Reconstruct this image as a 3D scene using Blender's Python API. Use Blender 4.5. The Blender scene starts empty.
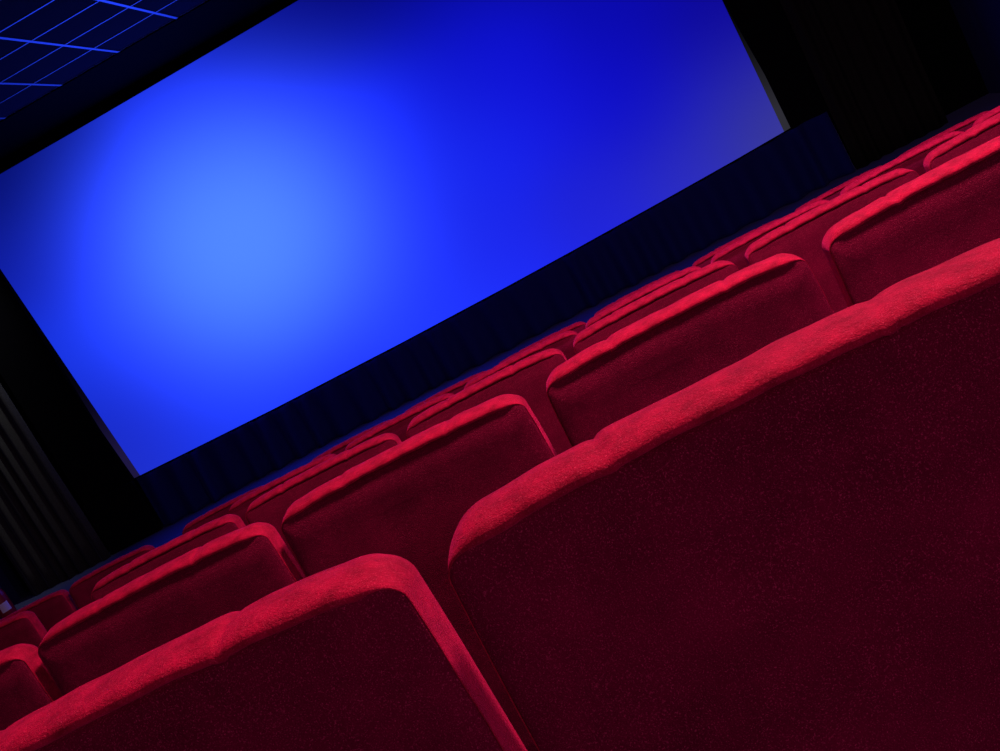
import bpy, math, random
from mathutils import Matrix, Vector, noise
random.seed(4)
S = bpy.context.scene
COL = S.collection

# ------------------------------------------------------------------ camera
cam_d = bpy.data.cameras.new('camera')
cam = bpy.data.objects.new('camera', cam_d); COL.objects.link(cam)
cam_d.sensor_fit = 'HORIZONTAL'; cam_d.sensor_width = 36
cam_d.lens = 36 * 1177.77 / 1000
cam_d.clip_start = .02
r = Vector((0.88187773, 0.02129506, -0.47099701)); u = Vector((0.45454619, 0.22691291, 0.86133518))
f = Vector((-0.12521749, 0.97368221, -0.19042986))
cam.matrix_world = Matrix(((r.x, u.x, -f.x, 0), (r.y, u.y, -f.y, 0), (r.z, u.z, -f.z, 1.244), (0, 0, 0, 1)))
S.camera = cam

# ------------------------------------------------------------------ world, exposure
w = bpy.data.worlds.new('dark_hall'); S.world = w; w.use_nodes = True
w.node_tree.nodes['Background'].inputs[0].default_value = (.02, .01, .05, 1)
w.node_tree.nodes['Background'].inputs[1].default_value = .02
S.view_settings.view_transform = 'Standard'; S.view_settings.look = 'None'
S.view_settings.exposure = 0; S.view_settings.gamma = 1

def area(name, loc, size, power, color, rot=(0, 0, 0), spread=math.pi):
    d = bpy.data.lights.new(name, 'AREA'); d.shape = 'DISK'; d.size = size
    d.energy = power; d.color = color; d.spread = spread
    o = bpy.data.objects.new(name, d); COL.objects.link(o); o.location = loc; o.rotation_euler = rot
    return o
# the house light left on over the seats (warm ceiling lamp, out of the frame)
area('house_lamp', (.8, 1.92, 3.15), .40, 96, (1, .52, .54))
area('rear_fill_light', (1.5, -3.0, 2.15), .5, 28, (1, .52, .75), rot=(math.radians(78), 0, math.radians(12)))  # unseen light added from behind, in place of bounce on the nearest seat backs
area('far_rows_fill_light', (1.3, 4.7, 3.15), .22, 70, (1, .52, .95))  # unseen extra light, added to brighten the far rows
front = area('curtain_fill_light', (-5.3, 11.3, 3.1), .10, 4, (.95, .97, 1), spread=math.radians(60))  # unseen light added to bring out the folds of the left curtain
front.rotation_euler = (Vector((-6.9, 11.8, 1.2)) - front.location).to_track_quat('-Z', 'Y').to_euler()

# ------------------------------------------------------------------ materials
def mat(name, base=(0, 0, 0), rough=.6, metal=0, sheen=0, tint=(1, 1, 1), spec=.5):
    m = bpy.data.materials.new(name); m.use_nodes = True
    b = m.node_tree.nodes['Principled BSDF']
    b.inputs['Base Color'].default_value = (*base, 1); b.inputs['Roughness'].default_value = rough
    b.inputs['Metallic'].default_value = metal; b.inputs['Specular IOR Level'].default_value = spec
    b.inputs['Sheen Weight'].default_value = sheen; b.inputs['Sheen Tint'].default_value = (*tint, 1)
    b.inputs['Sheen Roughness'].default_value = .35
    return m, m.node_tree, b

def noise_node(nt, scale, detail=3, rough=.6, coord='Object'):
    tc = nt.nodes.new('ShaderNodeTexCoord'); n = nt.nodes.new('ShaderNodeTexNoise')
    n.inputs['Scale'].default_value = scale; n.inputs['Detail'].default_value = detail; n.inputs['Roughness'].default_value = rough
    nt.links.new(tc.outputs[coord], n.inputs['Vector']); return n

def ramp(nt, src, stops):
    r_ = nt.nodes.new('ShaderNodeValToRGB'); el = r_.color_ramp.elements
    while len(el) < len(stops): el.new(.5)
    for e, (p, c) in zip(el, stops): e.position = p; e.color = (*c, 1)
    nt.links.new(src, r_.inputs[0]); return r_

def bump(nt, b, src, strength, dist):
    bn = nt.nodes.new('ShaderNodeBump'); bn.inputs['Strength'].default_value = strength; bn.inputs['Distance'].default_value = dist
    nt.links.new(src, bn.inputs['Height']); nt.links.new(bn.outputs[0], b.inputs['Normal'])

def velvet(name, dark, light, fibre, nap=7):
    m, nt, b = mat(name, light, .75, sheen=.5, tint=(1, .03, .22), spec=.05)
    n1 = noise_node(nt, nap, 6, .72); r1 = ramp(nt, n1.outputs[0], [(.35, dark), (.68, light)])   # stroked nap patches
    n2 = noise_node(nt, 700, 2, .75); r2 = ramp(nt, n2.outputs[0], [(.56, (0, 0, 0)), (.70, fibre)])  # sparse bright fibre tips
    mx = nt.nodes.new('ShaderNodeMix'); mx.data_type = 'RGBA'; mx.blend_type = 'ADD'; mx.inputs['Factor'].default_value = 1
    nt.links.new(r1.outputs[0], mx.inputs['A']); nt.links.new(r2.outputs[0], mx.inputs['B'])
    nt.links.new(mx.outputs['Result'], b.inputs['Base Color'])
    n3 = noise_node(nt, 330, 3, .75); bump(nt, b, n3.outputs[0], .7, .0024)
    return m
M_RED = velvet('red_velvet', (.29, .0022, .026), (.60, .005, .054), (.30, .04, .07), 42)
M_PANEL = velvet('red_velvet_back_shaded', (.13, .001, .024), (.24, .002, .040), (.40, .04, .09))  # same velvet, with the dimness of backs seen face-on put into its colour
M_PLASTIC = mat('black_plastic', (.004, .003, .004), .85, spec=.05)[0]
M_METAL = mat('painted_steel', (.01, .01, .012), .45, spec=.4)[0]
M_MASK, nt, b = mat('black_masking_cloth', (.0035, .0035, .005), .95, spec=.02)
n = noise_node(nt, 120); bump(nt, b, n.outputs[0], .3, .002)
M_BLACK = mat('flat_black_paint', (.002, .002, .003), .95, spec=.02)[0]
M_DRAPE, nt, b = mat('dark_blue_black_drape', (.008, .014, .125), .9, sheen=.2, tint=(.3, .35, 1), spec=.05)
n = noise_node(nt, 60, 4); bump(nt, b, n.outputs[0], .2, .004)
M_SIDE, nt, b = mat('charcoal_curtain', (.040, .038, .042), .85, sheen=.2, tint=(.8, .8, 1), spec=.1)
n = noise_node(nt, 90, 5, .7); r_ = ramp(nt, n.outputs[0], [(.3, (.018, .018, .018)), (.75, (.055, .054, .05))]); nt.links.new(r_.outputs[0], b.inputs['Base Color'])
M_SIDE_DARK = mat('side_curtain_shaded', (.012, .012, .009), .9, spec=.05)[0]  # right side curtain: its weaker lighting is put into a darker colour
M_WALL, nt, b = mat('dark_blue_acoustic_cloth', (.02, .025, .12), .9, spec=.05)
n = noise_node(nt, 40); bump(nt, b, n.outputs[0], .3, .004)
M_FLOOR, nt, b = mat('dark_carpet', (.07, .08, .22), .7, spec=.4)
n = noise_node(nt, 150); bump(nt, b, n.outputs[0], .4, .004)
M_TILE, nt, b = mat('dark_ceiling_tile', (.012, .010, .03), .9, spec=.08)
n = noise_node(nt, 90, 5, .8); bump(nt, b, n.outputs[0], .5, .002)
M_RAIL = mat('ceiling_rail_metal', (.26, .32, .40), .38, metal=1)[0]
M_EXT = mat('red_enamel', (.30, .006, .012), .35)[0]
M_TAG = mat('white_label', (.8, .78, .85), .6)[0]
M_CANVAS = mat('screen_cloth', (.16, .15, .18), .9, spec=.05)[0]

# the picture thrown on the screen: a soft blue glow, stored as the picture's colours
M_PIC = bpy.data.materials.new('projected_picture'); M_PIC.use_nodes = True
nt = M_PIC.node_tree; nt.nodes.clear()
at = nt.nodes.new('ShaderNodeAttribute'); at.attribute_name = 'picture'
em = nt.nodes.new('ShaderNodeEmission'); em.inputs[1].default_value = 1.0
out = nt.nodes.new('ShaderNodeOutputMaterial')
nt.links.new(at.outputs['Color'], em.inputs[0]); nt.links.new(em.outputs[0], out.inputs[0])

# ------------------------------------------------------------------ helpers
def link(name, me, m=None, parent=None, kind=None, smooth=False):
    o = bpy.data.objects.new(name, me); COL.objects.link(o)
    if m: me.materials.append(m)
    if parent: o.parent = parent
    if kind: o['kind'] = kind
    if smooth: me.polygons.foreach_set('use_smooth', [True] * len(me.polygons))
    return o

def mesh(name, V, F):
    me = bpy.data.meshes.new(name); me.from_pydata([tuple(v) for v in V], [], F); me.update(); return me

def boxes(*bs):
    V, F = [], []
    for x0, x1, y0, y1, z0, z1 in bs:
        k = len(V)
        V += [(x0, y0, z0), (x1, y0, z0), (x1, y1, z0), (x0, y1, z0), (x0, y0, z1), (x1, y0, z1), (x1, y1, z1), (x0, y1, z1)]
        F += [(k, k+3, k+2, k+1), (k+4, k+5, k+6, k+7), (k, k+1, k+5, k+4), (k+1, k+2, k+6, k+5), (k+2, k+3, k+7, k+6), (k+3, k, k+4, k+7)]
    return V, F

def box(name, b, m, parent=None, kind=None, bevel=0):
    o = link(name, mesh(name, *boxes(b)), m, parent, kind)
    if bevel:
        md = o.modifiers.new('bevel', 'BEVEL'); md.width = bevel; md.segments = 3
    return o

def lathe(name, prof, m, parent, n=28, loc=(0, 0, 0)):
    V, F = [], []
    for (r_, z) in prof:
        V += [(loc[0] + r_ * math.cos(2*math.pi*i/n), loc[1] + r_ * math.sin(2*math.pi*i/n), loc[2] + z) for i in range(n)]
    for j in range(len(prof) - 1):
        F += [(j*n+i, j*n+(i+1) % n, (j+1)*n+(i+1) % n, (j+1)*n+i) for i in range(n)]
    F.append(tuple(range(n))[::-1]); F.append(tuple((len(prof)-1)*n + i for i in range(n)))
    return link(name, mesh(name, V, F), m, parent, smooth=True)

def thing(name, label, cat, loc=(0, 0, 0), group=None):
    o = bpy.data.objects.new(name, None); COL.objects.link(o); o.location = loc
    o.empty_display_size = .2; o['label'] = label; o['category'] = cat
    if group: o['group'] = group
    return o

# ------------------------------------------------------------------ setting
XL, XR, YB, YF, ZC = -7.5, 4.15, -3.2, 12.0, 3.244      # side walls, back wall, screen plane, ceiling
def fz(k): return -(.2103 * k + .0016 * k * k)
def ry(k): return .8953 + 1.3155 * k
ZF = -.886
fb = []
for k in range(-3, 5):                                   # stepped tiers, one per row
    zt = fz(k) if k >= 0 else -.21 * k
    y0 = ry(k) - .12 if k > -3 else YB
    y1 = ry(k + 1) - .12 if k < 4 else ry(4) + .75
    fb.append((XL, XR, y0, y1, -1.1, zt - (.004, 0, 0, .006, .016)[max(k, 0)]))
fb.append((XL, XR, ry(4) + .75, YF + .3, -1.1, ZF))
link('floor', mesh('floor', *boxes(*fb)), M_FLOOR, kind='structure')
box('wall_left', (XL - .15, XL, YB, YF + .3, -1.1, ZC + .1), M_WALL, kind='structure')
box('wall_right', (XR, XR + .15, YB, YF + .3, -1.1, ZC + .1), M_WALL, kind='structure')
box('wall_back', (XL, XR, YB - .15, YB, -1.1, ZC + .1), M_WALL, kind='structure')
box('wall_front', (XL, XR, YF + .3, YF + .45, -1.1, ZC + .1), M_BLACK, kind='structure')
# ceiling: black slab above a dropped grid of square tiles in metal rails
ceil = box('ceiling', (XL, XR, YB, YF + .3, ZC + .03, ZC + .12), M_BLACK, kind='structure')
TX, TY, Y5 = .5863, .6135, 10.36
x0s = -2.29
xs = [x0s + TX * i for i in range(-20, 20) if XL + .02 < x0s + TX * i < XR - .02]
ys = [Y5 - TY * i for i in range(0, 23) if Y5 - TY * i > YB + .05]
xe = [XL] + xs + [XR]; ye = ys + [YB]
V0, F0 = boxes((-TX/2 + .010, TX/2 - .010, -TY/2 + .010, TY/2 - .010, .004, .022))
tile_me = mesh('ceiling_tile', V0, F0); tile_me.materials.append(M_TILE)
rest = []
for j in range(len(ye) - 1):
    for i in range(len(xe) - 1):
        a0, a1, b0, b1 = xe[i], xe[i+1], ye[j+1], ye[j]
        full = abs(a1 - a0 - TX) < .01 and abs(b1 - b0 - TY) < .01
        if full and b1 > 6.5 and a1 < 0:
            o = bpy.data.objects.new('ceiling_tile', tile_me); COL.objects.link(o); o.parent = ceil
            o.location = ((a0 + a1) / 2, (b0 + b1) / 2, ZC + random.uniform(-.001, .001))
        else:
            rest.append((a0 + .01, a1 - .01, b0 + .01, b1 - .01, ZC + .004, ZC + .022))
o = link('ceiling_tile_field', mesh('ceiling_tile_field', *boxes(*rest)), M_TILE, ceil, 'stuff')
for x in xs: box('main_rail', (x - .012, x + .012, YB, Y5, ZC - .003, ZC + .025), M_RAIL, ceil)
for y in ys[1:]: box('cross_rail', (XL, XR, y - .010, y + .010, ZC - .001, ZC + .025), M_RAIL, ceil)
box('cross_rail', (XL, XR, Y5 - .006, Y5 + .006, ZC + .001, ZC + .025), M_RAIL, ceil)
box('trim_1', (XL, XR, Y5 + .01, YF + .3, ZC - .01, ZC + .03), M_BLACK, kind='structure')

# ------------------------------------------------------------------ cinema screen
scr = thing('cinema_screen', 'wide cinema screen glowing with a soft blue light spot, black border around it', 'screen', (-1.7, YF, ZF))
inv = Matrix.Translation((1.7, -YF, -ZF))
def place(o):                      # put a world-space mesh under the screen thing
    o.data.transform(inv); o.parent = scr; return o
SMP = [(-4.95, 2.89, 0.0024, 0.0048, 0.1878), (-5.08, 3.07, 0.0012, 0.003, 0.1144), (-1.54, 3.05, 0.0024, 0.0024, 0.2232), (-1.07, 2.9, 0.0015, 0.0015, 0.1878), (-0.46, 2.58, 0.0018, 0.003, 0.305), (-1.18, 2.1, 0.0052, 0.013, 0.8714), (-0.43, 2.03, 0.0048, 0.007, 0.6795), (0.09, 1.96, 0.0037, 0.0048, 0.6445), (0.3, 1.09, 0.006, 0.007, 0.7157), (1.0, 0.72, 0.0048, 0.0048, 0.5776), (1.04, 1.24, 0.0037, 0.003, 0.5149), (1.86, 1.12, 0.0044, 0.003, 0.305), (1.7, 0.35, 0.0168, 0.0168, 0.5149), (2.0, 0.08, 0.0319, 0.0319, 0.3278), (2.12, -0.15, 0.0482, 0.0482, 0.2831), (1.14, -0.13, 0.0262, 0.0262, 0.5149), (0.21, 0.03, 0.0144, 0.0168, 0.6795), (-0.92, 0.06, 0.0116, 0.0212, 0.8714), (-1.62, -0.16, 0.013, 0.0319, 0.956), (-4.65, -0.14, 0.0091, 0.0319, 0.7913), (-5.3, -0.17, 0.013, 0.0262, 0.5776), (-5.38, 0.5, 0.008, 0.0212, 0.5457), (-5.37, 1.11, 0.008, 0.0319, 0.7157), (-0.45, 0.94, 0.008, 0.0168, 0.8714), (1.25, 1.66, 0.003, 0.003, 0.402), (0.49, 2.7, 0.0024, 0.0024, 0.2232), (-0.79, 3.38, 0.0015, 0.0015, 0.1274), (-5.23, 2.46, 0.0044, 0.0103, 0.3515), (-3.22, 1.41, 0.006, 0.024, 0.8), (-3.22, 1.41, 0.006, 0.024, 0.8), (-3.22, 1.41, 0.006, 0.024, 0.8), (-3.22, 1.41, 0.006, 0.024, 0.8), (-3.22, 1.41, 0.006, 0.024, 0.8), (-3.22, 1.41, 0.006, 0.024, 0.8), (-3.22, 1.41, 0.006, 0.024, 0.8), (-3.22, 1.41, 0.006, 0.024, 0.8)]
import numpy as np
SA = np.array(SMP); LG = np.log(SA[:, 2:] + .004)
def pic(x, z):
    dx, dz = SA[:, 0] - x, SA[:, 1] - z
    wt = np.exp(-(dx * dx + dz * dz) / .36) + .004
    A = np.stack([np.ones_like(dx), dx, dz], 1); B = (A * wt[:, None]).T
    c = np.exp(np.linalg.solve(B @ A + np.diag([0, .25, .25]), B @ LG)[0]) - .004
    c = [max(.001, float(q)) for q in c]
    g = math.exp(-(math.hypot((x + 3.22) / 1.1, z - 1.41) / 1.25) ** 2.3)      # the round glow
    c = [c[0] + .078 * g, c[1] + .225 * g, c[2] + 3.2 * g]      # the glow is far brighter in blue than the camera could record
    return c
NX, NZ = 150, 74
def img_x(t, z):                   # the picture's slanting left edge, straight right edge
    xl = 1.2 * (-4.669 + (.865 - (z - 1.244) / 1.2) * (.079 / 2.122)); xr = 1.2 * 1.778
    return xl + (xr - xl) * t
V, F, C = [], [], []
for j in range(NZ + 1):
    z = -.323 + (3.28 + .323) * j / NZ
    for i in range(NX + 1):
        x = img_x(i / NX, z); V.append((x, YF + .05, z)); C.append(pic(x, z))
for j in range(NZ):
    for i in range(NX):
        a_ = j * (NX + 1) + i; F.append((a_, a_ + 1, a_ + NX + 2, a_ + NX + 1))
me = mesh('projected_image', V, F)
ca = me.color_attributes.new('picture', 'FLOAT_COLOR', 'POINT')
for i, c in enumerate(C): ca.data[i].color = (*c, 1)
place(link('projected_image', me, M_PIC, smooth=True))
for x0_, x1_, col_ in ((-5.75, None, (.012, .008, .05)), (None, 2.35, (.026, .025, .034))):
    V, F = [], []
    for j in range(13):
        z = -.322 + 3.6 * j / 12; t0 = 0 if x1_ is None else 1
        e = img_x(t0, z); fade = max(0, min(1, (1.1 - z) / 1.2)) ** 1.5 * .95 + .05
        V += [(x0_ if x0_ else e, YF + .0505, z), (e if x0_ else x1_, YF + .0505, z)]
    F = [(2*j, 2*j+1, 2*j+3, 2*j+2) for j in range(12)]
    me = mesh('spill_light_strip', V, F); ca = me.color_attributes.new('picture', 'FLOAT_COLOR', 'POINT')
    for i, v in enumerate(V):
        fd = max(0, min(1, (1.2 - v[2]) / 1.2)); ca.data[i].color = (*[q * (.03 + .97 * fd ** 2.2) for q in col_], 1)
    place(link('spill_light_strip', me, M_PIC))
place(box('screen_canvas', (-5.9, 2.5, YF + .055, YF + .075, -.322, 3.24), M_CANVAS))
# black borders (slightly sagging lower edge)
def prism(name, poly, y0, y1, m):
    n_ = len(poly)
    V = [(x, y0, z) for x, z in poly] + [(x, y1, z) for x, z in poly]
    F = [tuple(range(n_)), tuple(range(2*n_ - 1, n_ - 1, -1))] + [(i, i + n_, (i+1) % n_ + n_, (i+1) % n_) for i in range(n_)]
    return place(link(name, mesh(name, V, F), m))
W = lambda p: (p[0] * 1.2, p[1] * 1.2 + 1.244)
bot = [W(p) for p in [(-4.648, -1.264), (-4.053, -1.278), (-3.2, -1.296), (-1.924, -1.304), (-.9, -1.298), (-.206, -1.287), (.035, -1.281), (.7, -1.266), (1.321, -1.248), (1.837, -1.227)]]
zl, zr = bot[0][1], bot[-1][1]
prism('lower_border', [(-6.2, zl - .05)] + [(x, z - .05) for x, z in bot] + [(2.62, zr - .05), (2.62, zr)] + bot[::-1] + [(-6.2, zl)], YF, YF + .045, M_MASK)
lft = [W(p) for p in [(-4.648, -1.264), (-4.676, -.727), (-4.672, 0), (-4.669, .865), (-4.66, 1.567)]]
prism('left_border', [(-6.2, zl), lft[0]] + lft[1:] + [(-6.2, lft[-1][1])], YF, YF + .045, M_MASK)
rgt = [W(p) for p in [(1.837, -1.227), (1.831, -.743), (1.781, -.049), (1.765, .5), (1.765, 1.62)]]
prism('right_border', [rgt[0], (2.62, zr), (2.62, rgt[-1][1])] + rgt[::-1][:-1], YF, YF + .045, M_MASK)
top = [W(p) for p in [(-4.66, 1.567), (-3.441, 1.568), (-1.721, 1.58), (-1.276, 1.585), (1.765, 1.62)]]
prism('upper_border', [(-6.2, top[0][1])] + top + [(2.62, top[-1][1]), (2.62, 3.24), (-6.2, 3.24)], YF, YF + .045, M_MASK)

# ------------------------------------------------------------------ drapes
def drape(name, label, x0, x1, y, z0, z1f, m, fold, amp, seed, y_lean=0, group=None, cat='curtain'):
    rnd = random.Random(seed)
    cs, x = [], x0
    while x < x1 + fold: cs.append((x, rnd.uniform(.55, 1.1))); x += fold * rnd.uniform(.7, 1.35)
    NXd, NZd = max(60, int((x1 - x0) / .012)), 14
    V, F = [], []
    for j in range(NZd + 1):
        t = j / NZd
        for i in range(NXd + 1):
            xx = x0 + (x1 - x0) * i / NXd
            zt = z1f(xx); z = z0 + (zt - z0) * t
            k = 0
            while k < len(cs) - 2 and cs[k+1][0] < xx: k += 1
            p = (xx - cs[k][0]) / (cs[k+1][0] - cs[k][0]); a_ = cs[k][1]
            s = (math.sin(math.pi * max(0, min(1, p))) ** 2.6)
            yy = y - amp * a_ * s * (1 - .45 * t) - y_lean * (1 - t) + .006 * noise.noise(Vector((xx * 6, z * 1.5, seed)))
            V.append((xx + .012 * noise.noise(Vector((xx * 2, z * .8, seed + 5))), yy, z))
    for j in range(NZd):
        for i in range(NXd):
            a_ = j * (NXd + 1) + i; F.append((a_, a_ + 1, a_ + NXd + 2, a_ + NXd + 1))
    o = link(name, mesh(name, V, F), m, smooth=True)
    md = o.modifiers.new('thickness', 'SOLIDIFY'); md.thickness = .004; md.offset = 1
    o['label'] = label; o['category'] = cat
    if group: o['group'] = group
    return o
drape('masking_drape', 'long black drape with blue-lit folds hanging below the screen down to the floor', -5.535, 2.56, YF - .01, ZF + .004,
      lambda x: float(np.interp(x, [p[0] for p in bot], [p[1] for p in bot])) - .008, M_DRAPE, .27, .12, 3, y_lean=.03)
drape('side_curtain', 'charcoal pleated curtain hanging left of the screen, pale folds catching light', -7.2, -6.19, YF - .12, ZF + .004,
      lambda x: ZC - .012, M_SIDE, .14, .10, 8)
drape('side_curtain', 'near-black olive pleated curtain hanging right of the screen', 2.58, 3.55, YF - .12, ZF + .004,
      lambda x: ZC - .012, M_SIDE_DARK, .15, .075, 12)
box('stage_flat', (-6.19, -5.56, YF - .10, YF - .03, ZF, zl - .0), M_MASK, bevel=.01)
o = bpy.data.objects['stage_flat']; o['label'] = 'narrow flat black panel on the floor between left curtain and the drape below the screen'; o['category'] = 'panel'

# ------------------------------------------------------------------ fire extinguisher by the left wall
ext = thing('fire_extinguisher', 'small red extinguisher with white label on the floor at the far left', 'extinguisher', (-6.69, 10.5, ZF))
lathe('cylinder', [(.075, 0), (.085, .02), (.085, .40), (.075, .45), (.04, .49), (.025, .50)], M_EXT, ext)
lathe('valve', [(.022, .50), (.022, .54), (.03, .545), (.03, .57), (.01, .58)], M_METAL, ext, 16)
box('handle', (-.012, .012, -.11, .02, .575, .59), M_METAL, ext, bevel=.004)
V, F = [], []
for i in range(9):
    a_ = math.radians(-82 + 8 * i); V += [(.0865 * math.cos(a_), .0865 * math.sin(a_), .25), (.0865 * math.cos(a_), .0865 * math.sin(a_), .34)]
for i in range(8): F.append((2*i, 2*i+2, 2*i+3, 2*i+1))
link('label_sticker', mesh('label_sticker', V, F), M_TAG, ext, smooth=True)

# ------------------------------------------------------------------ cinema seats
HW, H0, HB, RC, T = .2715, .992, .30, .042, .088     # half width, top, bottom, corner radius, thickness
NT = .120                                            # where the top seams sit
def hw(v): return HW + .006 * min(1, (H0 - v) / .25)
def outline(rnd):
    """closed outline (u, v), ordered: bottom-left up, over the top, down to bottom-right; with unit normals"""
    P = []
    n_side = 16
    for i in range(n_side): 
        v = HB + (H0 - RC - HB) * i / n_side; P.append((-hw(v), v))
    for i in range(14):
        a_ = math.pi - (math.pi / 2) * i / 14
        P.append((-HW + RC + RC * math.cos(a_), H0 - RC + RC * math.sin(a_)))
    n_top = 96
    for i in range(n_top + 1):
        P.append((-HW + RC + 2 * (HW - RC) * i / n_top, H0))
    P += [(-x, v) for x, v in P[:n_side + 14][::-1]]
    n_b = 14
    for i in range(1, n_b): P.append((hw(HB) - 2 * hw(HB) * i / n_b, HB))
    return P
def normals(P):
    N = []
    for i in range(len(P)):
        a_, b_ = P[i-1], P[(i+1) % len(P)]
        tx, tv = b_[0] - a_[0], b_[1] - a_[1]; l = math.hypot(tx, tv)
        N.append((-tv / l, tx / l))
    return N
def make_back(seed, hi):
    rnd = random.Random(seed)
    P = outline(rnd); N = normals(P)
    dn = [rnd.uniform(.8, 1.25), rnd.uniform(.8, 1.25)]; dc = [rnd.uniform(-.006, .006), rnd.uniform(-.006, .006)]
    def top_inset(uu, y, topness):
        d = 0
        for q, s in enumerate((-1, 1)):
            c = s * NT + dc[q] + .10 * s * y
            x = (uu - c)
            d += .0026 * dn[q] * math.exp(-(x / .005) ** 2) + .0012 * math.exp(-(x / .018) ** 2)
        if abs(uu) > NT: d += .010 * ((abs(uu) - NT) / (HW - NT)) ** 1.7 + .0012
        d += .0015 * noise.noise(Vector((uu * 26, y * 20, seed)))
        return d * topness
    # profile from rear seam to front centre: (inset at sides, inset at top, y)
    prof = [(.0016, .0180, -.028, -.030), (.0012, .0162, -.034, -.0400), (.0005, .0130, -.0372, -.0440), (0, .0088, -.0365, -.0425), (0, .0050, -.032, -.0365), (0, .0022, -.026, -.028), (0, .0005, -.018, -.018),
            (0, -.0008, -.004, -.006), (0, -.0004, .014, .014), (.0015, .002, .028, .028), (.006, .007, .037, .037), (.012, .014, .041, .041), (.020, .022, .043, .043)]
    V, F = [], []
    n_ = len(P)
    loops = []
    for (ds, dt, ysd, ytp) in prof:
        L = []
        for i, ((uu, v), (nu, nv)) in enumerate(zip(P, N)):
            tp = max(0, nv) ** 1.5; y = ysd + (ytp - ysd) * tp
            ins = ds + (dt - ds) * tp + top_inset(uu, y, tp) + (.0006 * math.exp(-((abs(nu) - .707) / .12) ** 2) if nv > 0 else 0)
            ins += .0012 * noise.noise(Vector((uu * 14, v * 14, y * 30 + seed)))
            L.append((uu - nu * ins, y * (T / .088), v - nv * ins))
        loops.append(L)
    for L in loops: V += L
    for j in range(len(loops) - 1):
        for i in range(n_):
            a_, b_ = j * n_ + i, j * n_ + (i + 1) % n_
            F.append((a_, a_ + n_, b_ + n_, b_))
    k = (len(loops) - 1) * n_                      # front face, drawn in towards the centre
    cu, cv = 0, (H0 + HB) / 2
    last = loops[-1]; base = k
    for s, yy in ((.93, .046), (.8, .049), (.5, .053), (.2, .054)):
        nb = len(V); V += [(cu + (x - cu) * s, yy, cv + (z - cv) * s) for x, y, z in last]
        F += [(base + i, nb + i, nb + (i+1) % n_, base + (i+1) % n_) for i in range(n_)]; base = nb
    F.append(tuple(base + i for i in range(n_))[::-1])
    F.append(tuple(range(n_)))
    me = mesh('backrest', V, F); me.materials.append(M_RED); me.polygons.foreach_set('use_smooth', [True] * len(me.polygons))
    # rear panel: gently padded sheet tucked under the roll
    V, F = [], []
    rings = [(.0014, .0165, -.027), (.0010, .0180, -.0335), (.0018, .0200, -.0375), (.0060, .0240, -.0396)]
    for (ds, dt, y) in rings:
        for (uu, v), (nu, nv) in zip(P, N):
            tp = max(0, nv) ** 1.5
            ins = ds + (dt - ds) * tp + .15 * top_inset(uu, y, tp)
            V.append((uu - nu * ins, y + .0012 * noise.noise(Vector((uu * 30, v * 30, seed + 3))), v - nv * ins))
    for j in range(len(rings) - 1):
        for i in range(n_):
            a_, b_ = j * n_ + i, j * n_ + (i + 1) % n_
            F.append((a_, a_ + n_, b_ + n_, b_))
    base = (len(rings) - 1) * n_; last = V[base:base + n_]
    for s, yy in ((.975, -.0400), (.95, -.0410), (.91, -.0414), (.86, -.0418), (.78, -.0420), (.6, -.0426), (.4, -.0432), (.2, -.0434)):
        nb = len(V)
        V += [(x * s, yy - .0045 * math.exp(-((H0 - .062 - cv - (z - cv) * s) / .020) ** 2) * (.5 + .5 * s) + .0016 * noise.noise(Vector((x * s * 9, z * 9 * s, seed + 7))), cv + (z - cv) * s) for x, y, z in last]
        F += [(base + i, nb + i, nb + (i+1) % n_, base + (i+1) % n_) for i in range(n_)]; base = nb
    F.append(tuple(base + i for i in range(n_))[::-1])
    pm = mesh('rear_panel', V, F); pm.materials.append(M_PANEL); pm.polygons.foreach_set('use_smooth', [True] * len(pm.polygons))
    return me, pm

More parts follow.
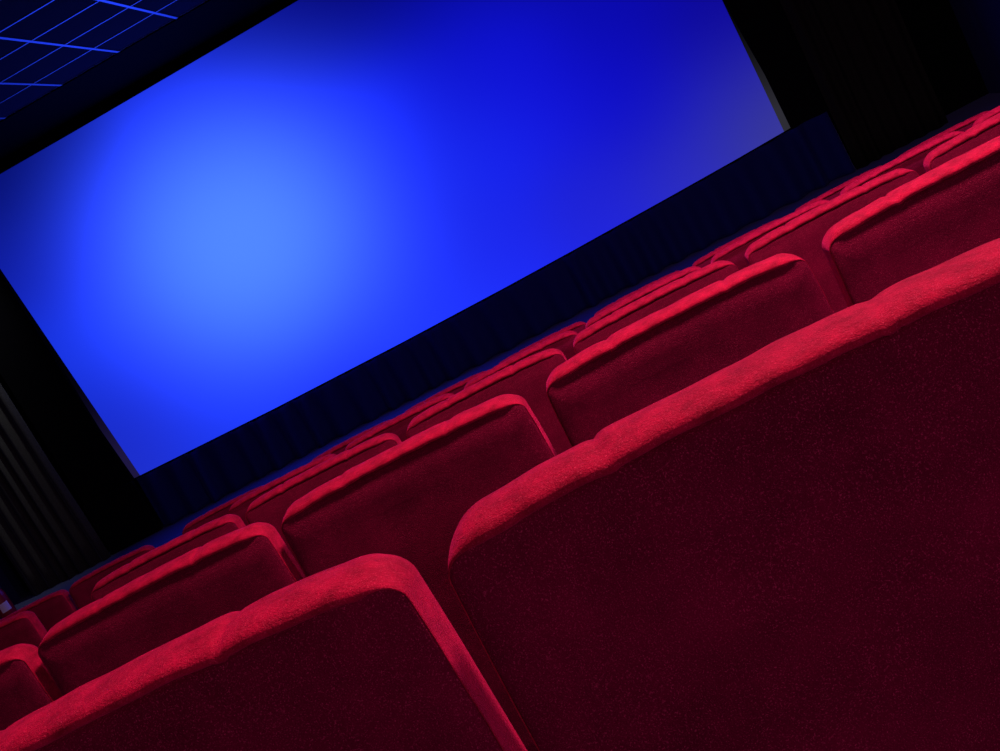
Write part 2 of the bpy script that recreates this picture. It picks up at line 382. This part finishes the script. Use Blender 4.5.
REC = math.radians(2.0)
BACKS = [make_back(s, True) for s in (1, 2, 3, 4)]
V, F = boxes((-.215, .215, .065, .16, .40, .80))
CUSH = mesh('seat_cushion', V, F); CUSH.materials.append(M_RED)
V, F = boxes((-.017, .017, .03, .34, .58, .615), (-.016, .016, .10, .20, .05, .59))
ARM = mesh('armrest', V, F); ARM.materials.append(M_PLASTIC)
V, F = boxes((-.03, .03, .03, .12, .01, .44), (-.10, .10, -.02, .26, 0, .014), (-.2, .2, .02, .07, .34, .40))
PED = mesh('pedestal', V, F); PED.materials.append(M_METAL)
def seat(x, y, z, label, group, var, rz=0, tilt=0):
    t = thing('cinema_chair', label, 'chair', (x, y, z), group); t.rotation_euler = (0, 0, rz)
    bm_, pm = BACKS[var % 4]
    for nm, me in (('backrest', bm_), ('rear_panel', pm)):
        o = bpy.data.objects.new(nm, me); COL.objects.link(o); o.parent = t
        # lean about the top edge so the tops stay in line
        R_ = Matrix.Translation((0, 0, H0)) @ Matrix.Rotation(-REC + tilt, 4, 'X') @ Matrix.Translation((0, 0, -H0))
        o.matrix_local = Matrix.Translation((0, 0, 0)) @ R_.inverted() if False else R_
    for nm, me, bv in (('seat_cushion', CUSH, .03), ('pedestal', PED, .004)):
        o = bpy.data.objects.new(nm, me); COL.objects.link(o); o.parent = t
        md = o.modifiers.new('bevel', 'BEVEL'); md.width = bv; md.segments = 3
    o = bpy.data.objects.new('armrest', ARM); COL.objects.link(o); o.parent = t; o.location = (-.29, 0, 0)
    md = o.modifiers.new('bevel', 'BEVEL'); md.width = .008; md.segments = 3
    return t

X0, SW = .0578, .58
rows = {
 0: ([-1, 0], 'nearest row', ['red velvet seat back in the nearest row, cut off at the bottom left', 'largest red velvet seat back, filling the lower right of the nearest row']),
 1: ([-3, -2, -1, 0, 1], 'second row', None),
 2: ([-3, -2, -1, 0, 1, 2], 'third row', None),
 3: ([-3, -2, -1, 0, 1, 2, 3], 'fourth row', None),
 4: ([-3, -2, -1, 0, 1, 2, 3, 4], 'front row', None)}
ORD = ['leftmost', 'second from the left', 'third from the left', 'fourth from the left', 'fifth from the left', 'sixth from the left', 'seventh from the left', 'eighth from the left', 'ninth from the left', 'tenth from the left', 'eleventh from the left']
EXTRA = {  # seats set off from the even spacing: (offset in x, before the row)
 3: [-3.265], 4: [-3.83, -3.25, -2.50]}
rn = random.Random(9)
NUDGE = {(0, 0): -.006, (0, 1): -.010, (1, 1): -.006, (1, 2): -.014, (1, 3): -.006}   # chairs are never bolted down perfectly evenly
for k, (idx, rname, labs) in rows.items():
    xs_ = sorted(EXTRA.get(k, []) + [X0 + SW * i for i in idx])
    for n_, x in enumerate(xs_):
        if labs: lab = labs[n_]
        elif n_ == len(xs_) - 1: lab = f'red velvet seat back in the {rname} from the camera, rightmost, cut by the frame' if k < 4 else 'red velvet seat back in the front row before the screen, rightmost'
        else: lab = f'red velvet seat back in the {rname}{" nearest the screen" if k == 4 else " from the camera"}, {ORD[n_]}'
        seat(x + NUDGE.get((k, n_), 0), ry(k), fz(k) - (.004, 0, 0, .006, .016)[k] + (.004 if (k, n_) == (0, 0) else 0), lab, f'cinema chairs in the {rname}', (n_ * 3 + k) % 4, rz=rn.uniform(-.004, .004), tilt=rn.uniform(-.01, .01))
